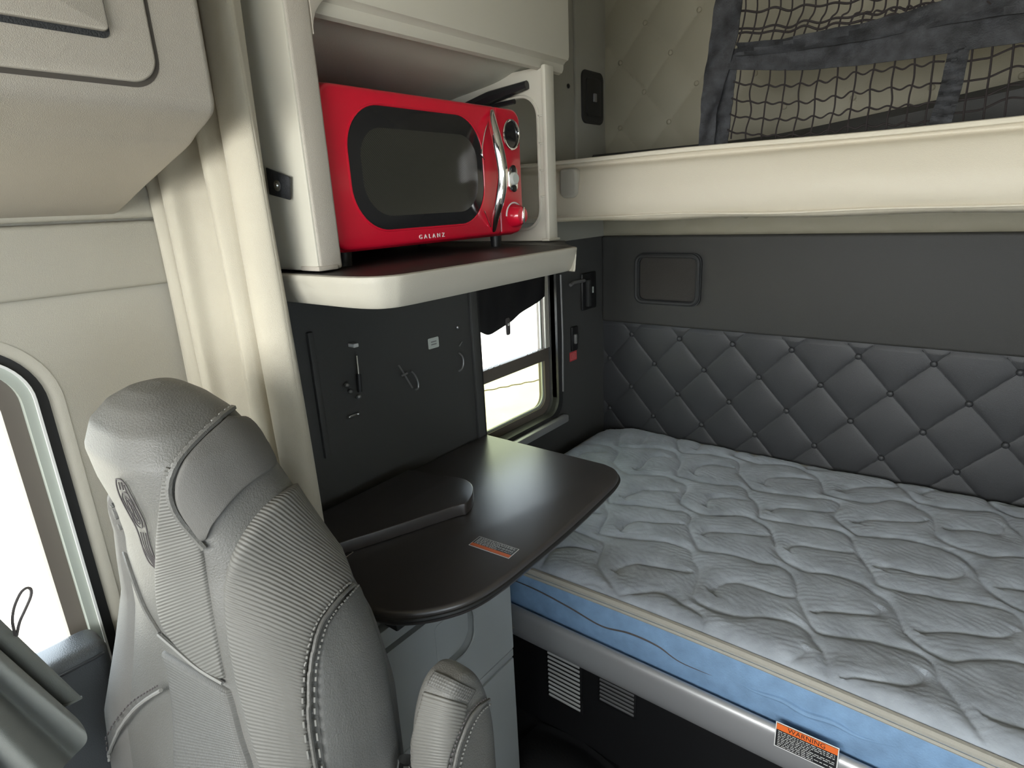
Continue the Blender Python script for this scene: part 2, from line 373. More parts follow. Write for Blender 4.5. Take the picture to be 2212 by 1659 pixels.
# ================================================================== quilted back wall panels
def quilt_panel(name, X0,X1,Z0,Z1,Y,dx,dz,x_off,z_off,depth,m,label,cat,n_x,n_z,btn=None,bx=None,group=None,btn_m='quilt'):
    t=thing(name,label,cat,((X0+X1)/2,Y,Z0))
    xs=np.linspace(X0,X1,n_x); zs=np.linspace(Z0,Z1,n_z); Xg,Zg=np.meshgrid(xs,zs)
    u=(Xg-x_off)/dx; w=(Zg-z_off)/dz; p=u+w; q=u-w
    dp=np.abs(p-np.round(p)); dq=np.abs(q-np.round(q))
    puff=np.sin(np.minimum(dp*2,1)*math.pi/2)**.38*np.sin(np.minimum(dq*2,1)*math.pi/2)**.38
    edge=np.minimum(1,np.minimum(Zg-Z0,Z1-Zg)/.025); edge=np.sqrt(np.clip(edge,0,1))
    Yg=Y-depth*(.35+puff*.65)*edge
    b=MB(); b.grid([[(Xg[j,i],Yg[j,i],Zg[j,i]) for i in range(n_x)] for j in range(n_z)])
    b.build('padding',m,t,60)
    if btn:
        b=MB()
        for k in range(-40,40):                                   # sewn seams between the buttons
            for sgn in (1,-1):
                pts=[]
                for s in np.linspace(-4,4,161):
                    x=x_off+(k+s)*dx/1.0*.5; z=z_off+sgn*s*dz*.5
                    if X0<x<X1 and Z0+.01<z<Z1-.01: pts.append((x,Y-depth*.36,z))
                if len(pts)>2 and k%2==0: b.tube([pts[0],pts[len(pts)//2],pts[-1]],.0018,5)
        b.build('seam',m,t)
        proto=None
        for jz in range(-20,20):
            for ix in range(-20,20):
                for h in (0,.5):
                    x=x_off+(ix+h)*dx; z=z_off+(jz+h)*dz
                    if bx[0]<x<bx[1] and Z0+.02<z<Z1-.02:
                        if proto is None:
                            proto=MB().ball((0,0,0),btn,btn*.6,btn,12).build('button',btn_m,None); o=proto
                        else: o=proto.copy(); COL.objects.link(o)
                        o.parent=t; o.location=Vector((x,Y-depth*.35-btn*.6,z))-Vector(t['_base'])
    return t
quilt_panel('quilted_panel',WX,1.25,-1.12,-.488,BY,.210,.231,-1.135,-.544,.013,'quilt',
  'black diamond-quilted vinyl panel with buttons along the back of the lower bunk','panel',900,230,.0105,(WX+.02,.42))
o=MB().box(WX,1.25,BY-.024,BY+.01,-.496,-.140,.010,3).build('trim_6','darksoft'); struct(o,'plain dark padded strip above the quilted panel')
quilt_panel('quilted_panel',WX,1.25,-.140,.94,BY,.200,.228,-1.094,.608,.013,'beigequilt',
  'beige quilted panel with small buttons on the back wall above the upper bunk','panel',300,200,.009,(WX+.02,.1),btn_m='beigequilt')

# speaker grille panel set in the dark strip
t=thing('speaker_panel','black rounded square speaker cover on the dark back wall','speaker',(-.976,BY-.03,-.31))
p=rr(-1.114,-.838,-.409,-.205,.035); q=rr(-1.092,-.860,-.390,-.224,.024)
b=MB(); b.ring(onY(p,BY-.024),onY(q,BY-.024),(0,-.012,0))
b.tube(onY(rr(-1.103,-.849,-.399,-.215,.030),BY-.037),.009,8,True); b.build('frame','dark',t)
MB().prism(onY(q,BY-.024),(0,-.006,0),.003).build('grille',mat('grille_cloth',(.04,.036,.032),.7,bump=.9,bscale=500),t)

# ================================================================== upper bunk
UB=1.65
t=thing('upper_bunk','cream padded upper bunk with a piped front edge','bunk',(0,UB+.3,-.06))
X0,X1=WX+.01,1.2; nx=120
prof=[(.014,.118),(.011,.110),(.009,.103),(-.008,.088),(-.020,.05),(-.025,.015),(-.021,-.02),(-.008,-.046),(.010,-.056),(.05,-.060),(.55,-.060),(.55,.118)]
pp=smooth(prof[:10],44); pp=[tuple(p) for p in pp]+prof[10:]
rows=[]
for i in range(nx):
    x=X0+(X1-X0)*i/(nx-1); e=min(1,(x-X0)/.10); k=math.sqrt(max(0,1-(1-e)**2)); zt=-.010*(i/(nx-1))
    rows.append([(x,UB+y+.012*(1-k)+.0015*math.sin(x*9+z*30),z+zt-.002*math.sin(x*14)*(z<-.03)) for y,z in pp])
b=MB(); b.grid(rows,closed_u=True); b.f += [tuple(range(len(pp))), tuple((nx-1)*len(pp)+k for k in range(len(pp)))]
b.build('cushion','bunk',t,50)
b=MB(); b.tube([(x,UB+.004+.0015*math.sin(x*20),.121-.010*(x-X0)/(X1-X0)+.002*math.sin(x*7)) for x in np.linspace(X0,X1,60)],.0068,8); b.build('piping',mat('cream_piping',(.74,.68,.55),.4),t)
b=MB(); b.tube([(x,UB-.014,-.044-.010*(x-X0)/(X1-X0)+.003*math.sin(x*11)*math.sin(x*3)) for x in np.linspace(X0,X1,80)],.0035,6); b.build('lower_seam','bunk',t)
c=at(1232,395,Y=UB-.02)
b=MB().prism(onY(rr(c.x-.032,c.x+.032,c.z-.045,c.z+.042,[.016,.01,.022,.022]),UB-.006),(0,-.030,0),.010,3); b.build('latch','beige',t)
# dark upper mattress behind the net; left part added for shade by the wall
t2=MB(); rows=[]
for i in range(60):
    x=-1.18+i/59*2.3; hgt=.160+.085*min(1,max(0,(x+.62)/.75))**1.2
    rows.append([(x,2.0+.02*math.sin(x*5),.119),(x,1.99,hgt-.02),(x,2.01,hgt),(x,2.2,hgt+.01+.01*math.sin(x*8)),(x,2.22,.119)])
t2.grid(rows,closed_u=True); t2.f += [tuple(range(5)),tuple(59*5+k for k in range(5))]
tag(t2.build('mattress_with_shade','darksoft'),'dark upper mattress behind the net, left part added for the shade there','mattress_with_shade')

# ================================================================== cargo net
NY=UB+.03
t=thing('cargo_net','black cargo net with webbing straps across the upper bunk','net',tuple(at(1800,330,Y=NY)))
def N(px,py,d=0.): return at(px,py,Y=NY+d)
def ribbon(edge_a, edge_b, th=.003, wob=.004, n=40, d=0.):
    A=resample([N(*p,d) for p in edge_a],n); B=resample([N(*p,d) for p in edge_b],n); b=MB(); rows=[]
    for i in range(n):
        w=[wob*math.sin(i*.55+k*1.3)+wob*.6*math.sin(i*1.7+k) for k in range(5)]
        rr_=[]
        for k in range(5):
            p=A[i]+(B[i]-A[i])*k/4; rr_.append((p[0],p[1]+w[k],p[2]))
        for k in range(4,-1,-1):
            p=A[i]+(B[i]-A[i])*k/4; rr_.append((p[0],p[1]+w[k]+th,p[2]))
        rows.append(rr_)
    b.grid(rows,closed_u=True); b.f += [tuple(range(10)),tuple((n-1)*10+k for k in range(10))]; return b
ribbon([(1640,-420),(1558,-60),(1536,60),(1524,140),(1514,240),(1505,330)],[(1692,-420),(1610,-60),(1598,60),(1575,140),(1550,240),(1540,330)],wob=.005,d=-.006).build('strap','strap',t)
ribbon([(1556,140),(1548,220),(1540,325)],[(1592,140),(1582,220),(1570,325)],wob=.002,d=.012).build('strap','strap',t)
ribbon([(1555,108),(1700,92),(1850,70),(2000,34),(2260,-20),(2800,-140)],[(1555,150),(1740,152),(1850,142),(2000,122),(2260,84),(2800,-20)],wob=.004,d=.004).build('strap','strap',t)
ribbon([(1590,92),(1700,82),(1850,52),(2000,12),(2260,-60),(2800,-180)],[(1590,122),(1700,112),(1850,92),(2000,60),(2260,20),(2800,-100)],wob=.007,d=-.006).build('strap','strap',t)
ribbon([(2048,110),(2030,190),(2006,270)],[(2096,100),(2078,190),(2054,270)],wob=.003,d=.0).build('strap','strap',t)
b=MB()
def cordpx(pts,r=.0021,n=36,d=.006): b.tube([(p[0],p[1]+.003*math.sin(i*.4),p[2]) for i,p in enumerate([N(q[0],q[1],d) for q in smooth(pts,n)])],r,6)
colsx=[1600,1630,1664,1696,1734,1772,1810,1850,1890,1934,1976,2018]
for i,x in enumerate(colsx):
    t0=(x-1590)/430; ytop=152-28*t0*t0-4*t0; lean=-.13
    cordpx([(x,ytop),(x-6-4*math.sin(i*1.7),ytop+45),(x-10+3*math.sin(i*2.3),ytop+85),(x-17,ytop+125),(x-22+2*math.sin(i),300)])
for k,(ya,yb) in enumerate(((178,133),(214,180),(248,222),(282,262))):
    pts=[(1584-k*4,ya-2)]
    for i,x in enumerate(colsx):
        t0=(x-1590)/430; y=ya+14*math.sin(math.pi*min(1,t0*1.6))*.9+(yb-ya)*t0**1.3
        pts.append((x-5-k*6,y)); 
        if i<len(colsx)-1: pts.append(((x+colsx[i+1])/2-5-k*6,y+5))
    pts.append((2040-k*8,yb)); cordpx(pts,n=120)
for i,x in enumerate((2102,2146,2192,2236,2290,2350,2410,2470,2540,2610,2690)):
    cordpx([(x,95-i*10),(x-6,150-i*8),(x-14,200-i*6),(x-22,262-i*4)])
for k,y in enumerate((132,176,216,244)):
    cordpx([(2084-k*8,y),(2120-k*6,y-4),(2150-k*6,y-12),(2196-k*6,y-32),(2240,y-34),(2400,y-66),(2550,y-92),(2700,y-125)],n=90)
# upper, bunched part of the net
for i in range(40):
    x=1604+i*24; yb=92-(min(i,18)/18)**1.3*62-max(0,i-18)*6
    cordpx([(x+70+i*2,-400),(x+40+i*2,-200),(x+10+i*1.5,-40),(x+6+i,20),(x+2*math.sin(i*2),max(4,yb-30)),(x-14+3*math.sin(i*3),yb+6)])
for k,(ya,yb) in enumerate(((-30,-60),(24,-22),(62,4),(72,20),(-90,-120),(-150,-190),(-215,-260),(-290,-340),(-380,-430))):
    pts=[(1596,ya)]
    for i in range(30): 
        x=1610+i*32-min(0,ya)*.18; pts.append((x,ya+(yb-ya)*(i/13)**1.3+ (4 if i%2 else -3)+2*math.sin(i*2.1+k)))
    cordpx(pts,r=.0026,n=170)
b.build('netting','cord',t)

# switch panel and screw on the beige side wall
t=thing('switch_panel','black oval switch panel on the beige wall by the upper bunk','switch',(WX+.012,2.145,.37))
p=rr(2.060,2.215,.280,.462,.028); MB().prism(onX(p,WX+.010),(.010,0,0),.004).build('bezel','rubber',t)
MB().prism(onX(rr(2.085,2.190,.305,.437,.014),WX+.019),(.004,0,0),.002).build('face','black',t)
MB().box(WX+.022,WX+.030,2.128,2.148,.355,.385,.003).build('switch','dim',t)
c=at(1227,186,X=WX); tag(MB().lathe((WX-.001,c.y,c.z),(1,0,0),[(0,.008),(.004,.008),(.007,.004)],14).build('plug','black'),'small black plug in the beige side wall left of the switch panel','plug')
# latch and catch on the dark wall
t=thing('latch','black window-side latch with a lever, high on the dark wall under the upper bunk','latch',(WX,2.10,-.35))
MB().box(WX,WX+.012,2.055,2.165,-.425,-.275,.006).build('plate','black',t)
MB().box(WX+.010,WX+.028,2.075,2.100,-.41,-.30,.006).build('lever','dark',t)
MB().box(WX+.011,WX+.016,2.128,2.134,-.36,-.335,.001).build('pin','sticker',t)
b=MB().tube([at(1232,616,X=WX+.02),at(1240,610,X=WX+.02),at(1262,606,X=WX+.015)],.007,8); b.build('arm','dim',t)
t=thing('catch','small black catch on the dark wall above the red sticker','catch',(WX,1.995,-.53))
MB().box(WX,WX+.012,1.972,2.015,-.575,-.475,.005).build('plate','black',t); MB().box(WX+.008,WX+.022,1.982,1.996,-.545,-.505,.005).build('tongue','dim',t)
c=at(1238,769,X=WX)
t=thing('sticker','small red sticker on the dark wall beside the bunk window','sticker',(WX,c.y,c.z))
MB().prism(onX(rr(c.y-.027,c.y+.027,c.z-.019,c.z+.019,.004),WX+.0002),(.0008,0,0)).build('backing','redsticker',t)
b=MB(); b.ring(onX(rr(c.y-.021,c.y+.021,c.z-.013,c.z+.013,.002),WX+.001),onX(rr(c.y-.019,c.y+.019,c.z-.011,c.z+.011,.002),WX+.001),(.0004,0,0))
for k in range(3): b.box(WX+.001,WX+.0014,c.y-.014,c.y+.014,c.z+.006-k*.006-.0012,c.z+.006-k*.006+.0012)
b.build('print',mat('pink_ink',(.75,.25,.25),.5),t)

# ================================================================== left wall fittings behind the table
c=at(936,740,X=WX)
t=thing('sticker','small pale sticker on the dark wall above the table','sticker',(WX,c.y,c.z))
MB().prism(onX(rr(c.y-.022,c.y+.022,c.z-.017,c.z+.015,.004),WX+.0002),(.0008,0,0)).build('backing','sticker',t)
b=MB()
for k in range(2): b.box(WX+.001,WX+.0014,c.y-.010,c.y+.012,c.z+.003-k*.008-.0016,c.z+.003-k*.008+.0016)
b.build('print','dim',t)
t=thing('gas_strut','thin metal strut standing upright against the dark wall behind the table','strut',tuple(at(775,880,X=WX+.02)))
b=MB().tube([at(770,768,X=WX+.02),at(774,808,X=WX+.02)],.0035,8); b.build('rod','chrome',t)
b=MB().tube([at(774,808,X=WX+.02),at(777,846,X=WX+.02)],.007,8); b.build('cylinder','black',t)
c=at(767,746,X=WX+.02); MB().box(WX,WX+.025,c.y-.008,c.y+.008,c.z-.005,c.z+.005,.002).build('bracket','white',t)
b=MB()
for q_,r in (((749,832),.007),((757,846),.006),((775,857),.007)): b.ball(at(*q_,X=WX+.012),r,n=10)
b.build('fixing','dim',t)
c=at(763,897,X=WX+.004); b=MB(); b.box(WX,WX+.008,c.y-.014,c.y+.014,c.z-.003,c.z+.003,.001); b.ball((WX+.006,c.y-.014,c.z),.005,n=8); b.ball((WX+.006,c.y+.014,c.z),.005,n=8)
tag(b.build('clip','steel'),'tiny metal clip on the dark wall below the strut','clip')
t=thing('cable_tie','looped grey cable tie hanging in the middle of the dark wall','cable tie',tuple(at(880,810,X=WX+.02)))
b=MB().tube([at(*p,X=WX+.018) for p in ((861,789),(870,803),(880,820),(891,838))],.0026,6); b.tube([at(868,812,X=WX+.02),at(880,806,X=WX+.02)],.003,6); b.build('tail','dim',t)
b=MB().tube([at(*p,X=WX+.018) for p in smooth(((888,802),(897,812),(903,826),(903,838),(897,842)),14)],.003,6); b.build('loop','dim',t)
t=thing('cable_tie','curved grey cable tie beside the window frame, right of the pale sticker','cable tie',tuple(at(990,780,X=WX+.02)))
b=MB().tube([at(*p,X=WX+.018) for p in smooth(((991,762),(999,770),(1001,784),(998,796),(991,802)),14)],.003,6); b.build('loop','dim',t)
b=MB().tube([at(992,748,X=WX+.018),at(998,738,X=WX+.018)],.002,6); b.build('tail','dim',t)
c=at(989,707,X=WX+.004); tag(MB().lathe((WX,c.y,c.z),(1,0,0),[(0,.006),(.005,.006),(.008,.003)],12).build('screw','steel'),'small shiny screw on the dark wall left of the window','screw')

# ================================================================== cabinet with the microwave bay
t=thing('microwave_cabinet','tall pale cabinet with an open bay and a curved dark shelf','cabinet',(-1.06,.93,-.14))
FX=-.85
MB().box(WX+.002,FX-.002,.578,.612,-.088,.94,.004).build('side_panel','cabinet',t)
b=MB(); b.box(FX-.03,FX,.580,.626,-.088,.94,.006,3); b.box(FX-.05,FX+.0015,.5765,.615,-.088,-.080,.002); b.build('stile','console',t)
b=MB(); b.box(WX+.002,WX+.012,.60,1.27,-.088,.34); b.build('back_panel','cabinet',t)
# bay ceiling, curving down into the stile and up to the header
rows=[]
for k in range(30):
    y=.612+k/29*.65; rows.append([])
    for j in range(24):
        x=FX-.02-(j/23)*(.39); z=.300-.045*(j/23)-(.05*max(0,1-(y-.612)/.05)**2)+.012*math.exp(-((j-3)/3)**2)
        rows[-1].append((x,y,z))
MB().grid(rows).build('bay_ceiling','bay',t)
# header / upper door, flush with the stile, with a rounded lower lip
b=MB(); prof=[(FX-.03,.94),(FX+.004,.94),(FX+.004,.330),(FX+.001,.322),(FX-.006,.319),(FX-.012,.314),(FX-.013,.304),(FX-.017,.297),(FX-.026,.294),(FX-.034,.300)]
b.prism([Vector((x,.6265,z)) for x,z in prof],(0,.71,0),.003,2); b.build('header','cabinet',t)
fy=[(.6255,.262)]+[(.6255+.062*(1-math.cos(a)),.262+.062*math.sin(a)) for a in np.linspace(.05,math.pi/2,14)]+[(.6255,.3245)]
b=MB().prism(onX(fy,FX-.034),(.034,0,0),.003,2); b.build('corner_fillet','console',t)
# right end panel with a big rounded cut-out, and the front post
out=rr(WX+.01,FX-.010,-.088,.300,.002); inn=rr(WX+.035,FX-.028,-.060,.245,[.05,.03,.03,.05])
b=MB().ring(onY(out,1.245),onY(inn,1.245),(0,.02,0)); b.tube(onY(inn,1.244),.004,6,True)
for z in (.20,.14,.08,.02): b.tube([(FX-.030,1.244,z),(FX-.021,1.241,z-.004),(FX-.012,1.244,z-.002)],.0022,6)
b.build('end_panel','cabinet',t)
b=MB().box(FX-.013,FX,1.238,1.275,-.088,.303,.004,2); b.box(FX-.020,FX+.003,1.232,1.280,-.088,-.083,.001); b.build('post','cabinet',t)
b=MB(); b.tube([(FX-.05,1.236,.266),(FX-.16,1.23,.252),(FX-.24,1.225,.235),(FX-.30,1.22,.225)],[.010,.016,.016,.008],8); b.tube([(FX-.09,1.238,.236),(FX-.17,1.232,.232),(FX-.26,1.228,.215)],.006,8); b.build('dark_bar','black',t)  # black bars near the top of the cut-out
# shelf: dark top with pale rounded lip
So=[(-1.0,.552),(-.90,.552),(-.83,.552),(-.775,.552),(-.735,.556),(-.705,.567),(-.688,.587),(-.680,.615),(-.679,.70),(-.681,.85),(-.685,1.05),(-.688,1.10),(-.692,1.105)]
So=[tuple(p) for p in smooth(So,60)]
def inset(pl,d):
    P=np.array(pl); T=np.gradient(P,axis=0); T/=np.linalg.norm(T,axis=1)[:,None]+1e-9; Nn=np.stack([-T[:,1],T[:,0]],1); return P+Nn*d
top_=inset(So,.004); bot=inset(So,.020)
b=MB(); rows=[]
lp=[(.006,-.0905),(.001,-.092),(0.,-.095),(.002,-.102),(.006,-.118),(.013,-.136),(.018,-.141),(.024,-.141)]
for d,z in lp: rows.append([(p[0],p[1]+ (0.0),z) for p in inset(So,d)])
b.grid(rows)
# right end of the lip, cut on a slant back to the wall
e=[r[-1] for r in rows]; b.grid([[e_ for e_ in e],[(x-.06,y+.03+.0*(z),z) for x,y,z in e],[(WX+.03,1.30,z) for x,y,z in e]])
b.build('shelf_lip','beige',t)
poly=[Vector((p[0],p[1],-.0915)) for p in inset(So,.004)]+[Vector((-.78,1.20,-.0915)),Vector((-.84,1.29,-.0915)),Vector((WX+.005,1.29,-.0915)),Vector((WX+.005,.556,-.0915))]
b=MB().prism(poly,(0,0,-.006)); b.build('shelf_top',mat('matt_dark_laminate',(.025,.022,.021),.5,bump=.1,bscale=1500),t)
MB().box(WX+.005,FX+.02,.62,1.27,-.150,-.120,.004).build('shelf_underside','dark',t)
# snap tab on the cabinet edge
a_=[at(*p,Y=.572) for p in ((578,362),(628,382),(629,432),(586,420))]
t3=thing('snap_tab','dark grey snap tab fixed to the cabinet edge beside the curtain','tab',tuple(a_[3]))
MB().prism(a_,(0,-.004,0),.0012).build('strap','strap',t3)
c=at(600,401,Y=.566); MB().lathe(c,(0,-1,0),[(0,.0085),(.002,.0085),(.003,.006),(.002,.0045),(.004,.003)],18).build('snap','steel',t3)

# ================================================================== microwave
MX=-.87
t=thing('microwave','glossy red retro microwave with a rounded window and chrome handle','microwave',(-1.03,.89,-.088))
my0,my1,mz0,mz1=.632,1.166,-.066,.206
bd=MB().prism(onX(rr(my0,my1,mz0,mz1,.028),MX-.345),(.332,0,0),.010,3).build('body','red',t)
def moved(pts,x): return onX(pts,x)
ds=at(1078,365,X=MX).y                                                # seam between door and controls
door=MB()
rows=[]
def dome(y,z): return .010*math.sin(math.pi*min(1,max(0,(y-my0)/(ds-my0))))**.5
dpts=rr(my0,ds,mz0+.004,mz1-.003,[.012,.028,.028,.012])
door.prism(moved(dpts,MX-.020),(.020,0,0),.007,3); door=door.build('door','red',t)
MB().prism(moved(rr(ds+.002,my1,mz0+.004,mz1-.003,[.028,.006,.006,.028]),MX-.020),(.017,0,0),.006,3).build('control_panel','red',t)
yl=at(750,340,X=MX).y; yr_=at(1044,370,X=MX).y; zt=at(900,236,X=MX).z; zb_=at(900,493,X=MX).z
wpts=rr(yl,yr_,zb_,zt,[.078,.078,.078,.078],12)
MB().prism(moved(wpts,MX-.002),(.0035,0,0),.0012).build('door_glass','mwglass',door)
yl2=at(778,340,X=MX).y; yr2=at(1030,370,X=MX).y; zt2=at(900,283,X=MX).z; zb2_=at(900,463,X=MX).z
MB().prism(moved(rr(yl2,yr2,zb2_,zt2,[.05,.05,.06,.06],12),MX+.001),(.001,0,0)).build('door_window','mwscreen',door)
MB().tube(moved(rr(yl,yr_,zb_,zt,.078,12),MX+.0005),.0022,6,True).build('window_trim','red',door)
hp=[at(1062,240,X=MX+.004),at(1064,262,X=MX+.018),at(1074,305,X=MX+.034),at(1083,350,X=MX+.040),at(1086,385,X=MX+.040),at(1080,430,X=MX+.034),at(1070,470,X=MX+.018),at(1066,499,X=MX+.002)]
hs=smooth(hp,40); MB().tube(hs,[.0042+.0075*math.sin(math.pi*i/39)**.7 for i in range(40)],12).build('handle','chrome',door)
b=MB(); b.tube([at(*p,X=MX+.002) for p in smooth(((1056,258),(1046,290),(1041,330),(1046,345)),16)],.0012,6); b.tube([at(*p,X=MX+.002) for p in ((1046,455),(1060,490))],.0012,6); b.build('door_edge_glint','chrome',door)  # thin chrome lines stand in for reflections on the curved door edge
def oval(px,py,ry,rz,x,n=28):
    c=at(px,py,X=MX); return [Vector((x,c.y+ry*math.cos(k*2*math.pi/n),c.z+rz*math.sin(k*2*math.pi/n))) for k in range(n)]
dd=MB().prism(oval(1104,291,.027,.030,MX-.004),(.004,0,0),.001).build('display','mwglass',t)
MB().tube(oval(1104,291,.027,.030,MX+.001),.0025,8,True).build('display_ring','chrome',dd)
c=at(1108,386,X=MX)
bt=MB().prism(onX(rr(c.y-.016,c.y+.016,c.z-.027,c.z+.027,.012),MX-.004),(.006,0,0),.002).build('button_plate','chrome',t)
MB().lathe((MX+.001,c.y,c.z),(1,0,0),[(0,.014),(.005,.014),(.008,.011)],20).build('button','sticker',bt)
for s in (1,-1): MB().lathe((MX+.001,c.y,c.z+s*.021),(1,0,0),[(0,.008),(.003,.008),(.004,.006)],14).build('button','black',bt)
c=at(1112,466,X=MX); kn=MB().lathe((MX-.004,c.y,c.z),(1,0,0),[(0,.026),(.010,.025),(.022,.021),(.027,.018),(.028,.010)],28).build('knob','red',t)
MB().box(MX+.020,MX+.027,c.y-.003,c.y+.003,c.z-.019,c.z+.019,.001).build('pointer','chrome',kn)
MB().tube([Vector((MX-.001,c.y+.029*math.cos(k*math.pi/20),c.z+.029*math.sin(k*math.pi/20))) for k in range(21)],.0018,6).build('knob_ring','white',kn)
ga=at(901,510,X=MX+.001); gb=at(965,508,X=MX+.001); gz=at(933,510,X=MX+.001).z
text('GALANZ',.0115,'white',door,(MX+.0008,(ga.y+gb.y)/2,gz),(0,1,0),(0,0,1),1.85)
for y in (my0+.05,my1-.05):
    for x in (MX-.05,MX-.30): MB().lathe((x,y,-.0913),(0,0,1),[(0,.012),(.028,.014)],14).build('foot','black',t)

# ================================================================== table
t=thing('table','dark folding table under the cabinet, rounded at the front corner','table',(-1.0,1.0,-.775))
TZ=-.742
pl=[(-.802,1.425),(-.765,1.412),(-.738,1.385),(-.723,1.345),(-.715,1.28),(-.702,1.08),(-.698,.90),(-.700,.80),(-.712,.728),(-.738,.675),(-.778,.628),(-.827,.598),(-.90,.585),(-1.0,.582)]
pl=[tuple(p) for p in smooth(pl,64)]+[(WX+.003,.582),(WX+.003,1.425)]
b=MB().prism(onZ([(x,y) for x,y in pl],TZ),(0,0,-.034),.010,4); b.build('top','table',t,50)
b=MB(); b.tube([(x,y,TZ-.017) for x,y in inset(pl[:64],-.0005)],.0055,8); b.build('edge_band','rubber',t)
MB().box(WX+.003,-.82,.62,1.38,TZ-.06,TZ-.034,.004).build('bracket','dark',t)
xd=(at(1117,1187,Z=TZ)-at(1035,1160,Z=TZ)).normalized(); yd=Vector((-xd.y,xd.x,0)); c=(at(1035,1160,Z=TZ)+at(1100,1206,Z=TZ))/2
warning_label(t,c,xd,yd,.112,.042,title=False,flip=True)
c=at(1097,1243,Z=TZ-.012); MB().lathe(c,(1,-.25,0.1),[(-.002,.007),(.003,.007)],14).build('edge_button','piping',t)
p=[at(*q,Z=TZ) for q in ((735,1183),(763,1193),(745,1206),(722,1196))]
MB().tube([v+Vector((0,0,.0006)) for v in p],.0012,4,True).build('label_outline','piping',t)
# low dark tray on the table
tp=[at(*q,Z=TZ) for q in ((700,1212),(860,1160),(985,1118),(1008,1112),(1021,1095),(1024,1078),(1018,1066),(1000,1056),(960,1050))]
tp=[tuple(p)[:2] for p in smooth([(p.x,p.y,0) for p in tp],40)]
tp=[(x,y) for x,y in tp]+[(-1.10,1.05),(-1.20,1.04),(WX+.05,1.03),(WX+.05,.66)]
t=thing('tray','low black tray with a rounded end lying on the table against the wall','tray',(-1.1,.85,TZ))
MB().prism(onZ(tp,TZ+.0005),(0,0,.032),.004,3).build('body','table',t,50)
c=[at(*q,Z=TZ+.036) for q in ((1003,1036),(1012,1045),(1019,1057))]

# ================================================================== drawer cabinet under the table
t=thing('drawer_cabinet','grey cabinet with drawers under the table','cabinet',(-1.06,.79,FL))
DX=-.85
MB().box(WX+.003,DX-.022,.56,1.012,FL,-.804,.004).build('body','drawer',t)
MB().box(DX-.024,DX,.56,1.012,-.849,-.806,.004).build('top_rail','drawer',t)
out=rr(.56,1.012,-1.128,-.861,.004); hy=rr(.745,.872,-1.02,-.888,[.045,.01,.012,.05])
dr=MB().ring(onX(out,DX),onX(hy,DX),(-.022,0,0)).build('drawer','drawer',t)
b=MB().prism(onX(hy,DX-.0225),(-.004,0,0)); b.tube(onX(hy,DX-.001),.003,6,True); b.build('handle','drawer',dr)
MB().box(DX-.022,DX-.001,.56,1.012,-1.155,-1.133,.002).build('rail','drawer',t)
MB().box(DX-.022,DX,.56,1.012,FL+.02,-1.160,.004).build('drawer','drawer',t)

# ================================================================== lower bunk
MT=-.944; MY0,MY1=1.145,2.224; MX0,MX1=WX+.045,1.2
t=thing('mattress','grey quilted mattress with a blue border on the lower bunk','mattress',(0,1.7,MT-.175))
nx,ny=560,300
xs=np.linspace(MX0,MX1,nx); ys=np.linspace(MY0,MY1,ny); Xg,Yg=np.meshgrid(xs,ys)
nz=lambda a,b,p: np.sin(Xg*a+p)*np.cos(Yg*b+p*1.7)
qa=math.radians(-24); wx0=Xg*math.cos(qa)+(Yg-1.1)*math.sin(qa); wy0=1.1-Xg*math.sin(qa)+(Yg-1.1)*math.cos(qa)
wx=wx0+.022*nz(7,9,.3)+.010*nz(23,19,1.1); wy=wy0+.020*nz(8,6,2.0)+.008*nz(21,27,.4)
L_,W_=.36,.150
d=np.full(Xg.shape,9.)
# leaf-shaped quilting: neighbouring waves bulge towards and away from each other, with scallops and a vein across each leaf
for k in range(-8,14):
    c=1.10+k*W_; sg=(-1)**k; ph=2*math.pi*(wx/L_)
    lobes=.016*np.abs(np.sin(ph*1.5+.4*k))
    wave=c+sg*.060*np.sin(ph)+lobes
    d=np.minimum(d,np.abs(wy-wave)*.80)
    for m in range(-7,7):                                     # curled vein in every leaf
        xc=(m+(.25 if sg<0 else .75))*L_; yc=c+.02
        vx=xc+.035*np.sin((wy-yc)*26+m)+.25*(wy-yc); inside=np.abs(wy-yc-.06)<.085
        d=np.minimum(d,np.where(inside,np.abs(wx-vx)+.0015,9))
puff=1-np.exp(-d/.009)
puff=puff*(.72+.28*np.minimum(1,d/.05))
fold=np.sin(Xg*38+Yg*55+4*np.sin(Xg*9)+3*np.sin(Yg*11))
cr=.0013*fold*np.exp(-(d/.03)**2)+.0007*np.sin(Xg*150+14*np.sin(Yg*29))*np.sin(Yg*33+6*np.sin(Xg*21))+.0009*nz(47,53,.2)
Zg=MT-.014+.013*puff+cr+.006*nz(4.1,5.3,.9)
ed=np.minimum(np.minimum(Yg-MY0,MY1-Yg),np.minimum(Xg-MX0,MX1-Xg)); rnd=.045
drop=np.where(ed<rnd, rnd-np.sqrt(np.maximum(0,rnd**2-(rnd-np.minimum(ed,rnd))**2)),0); 
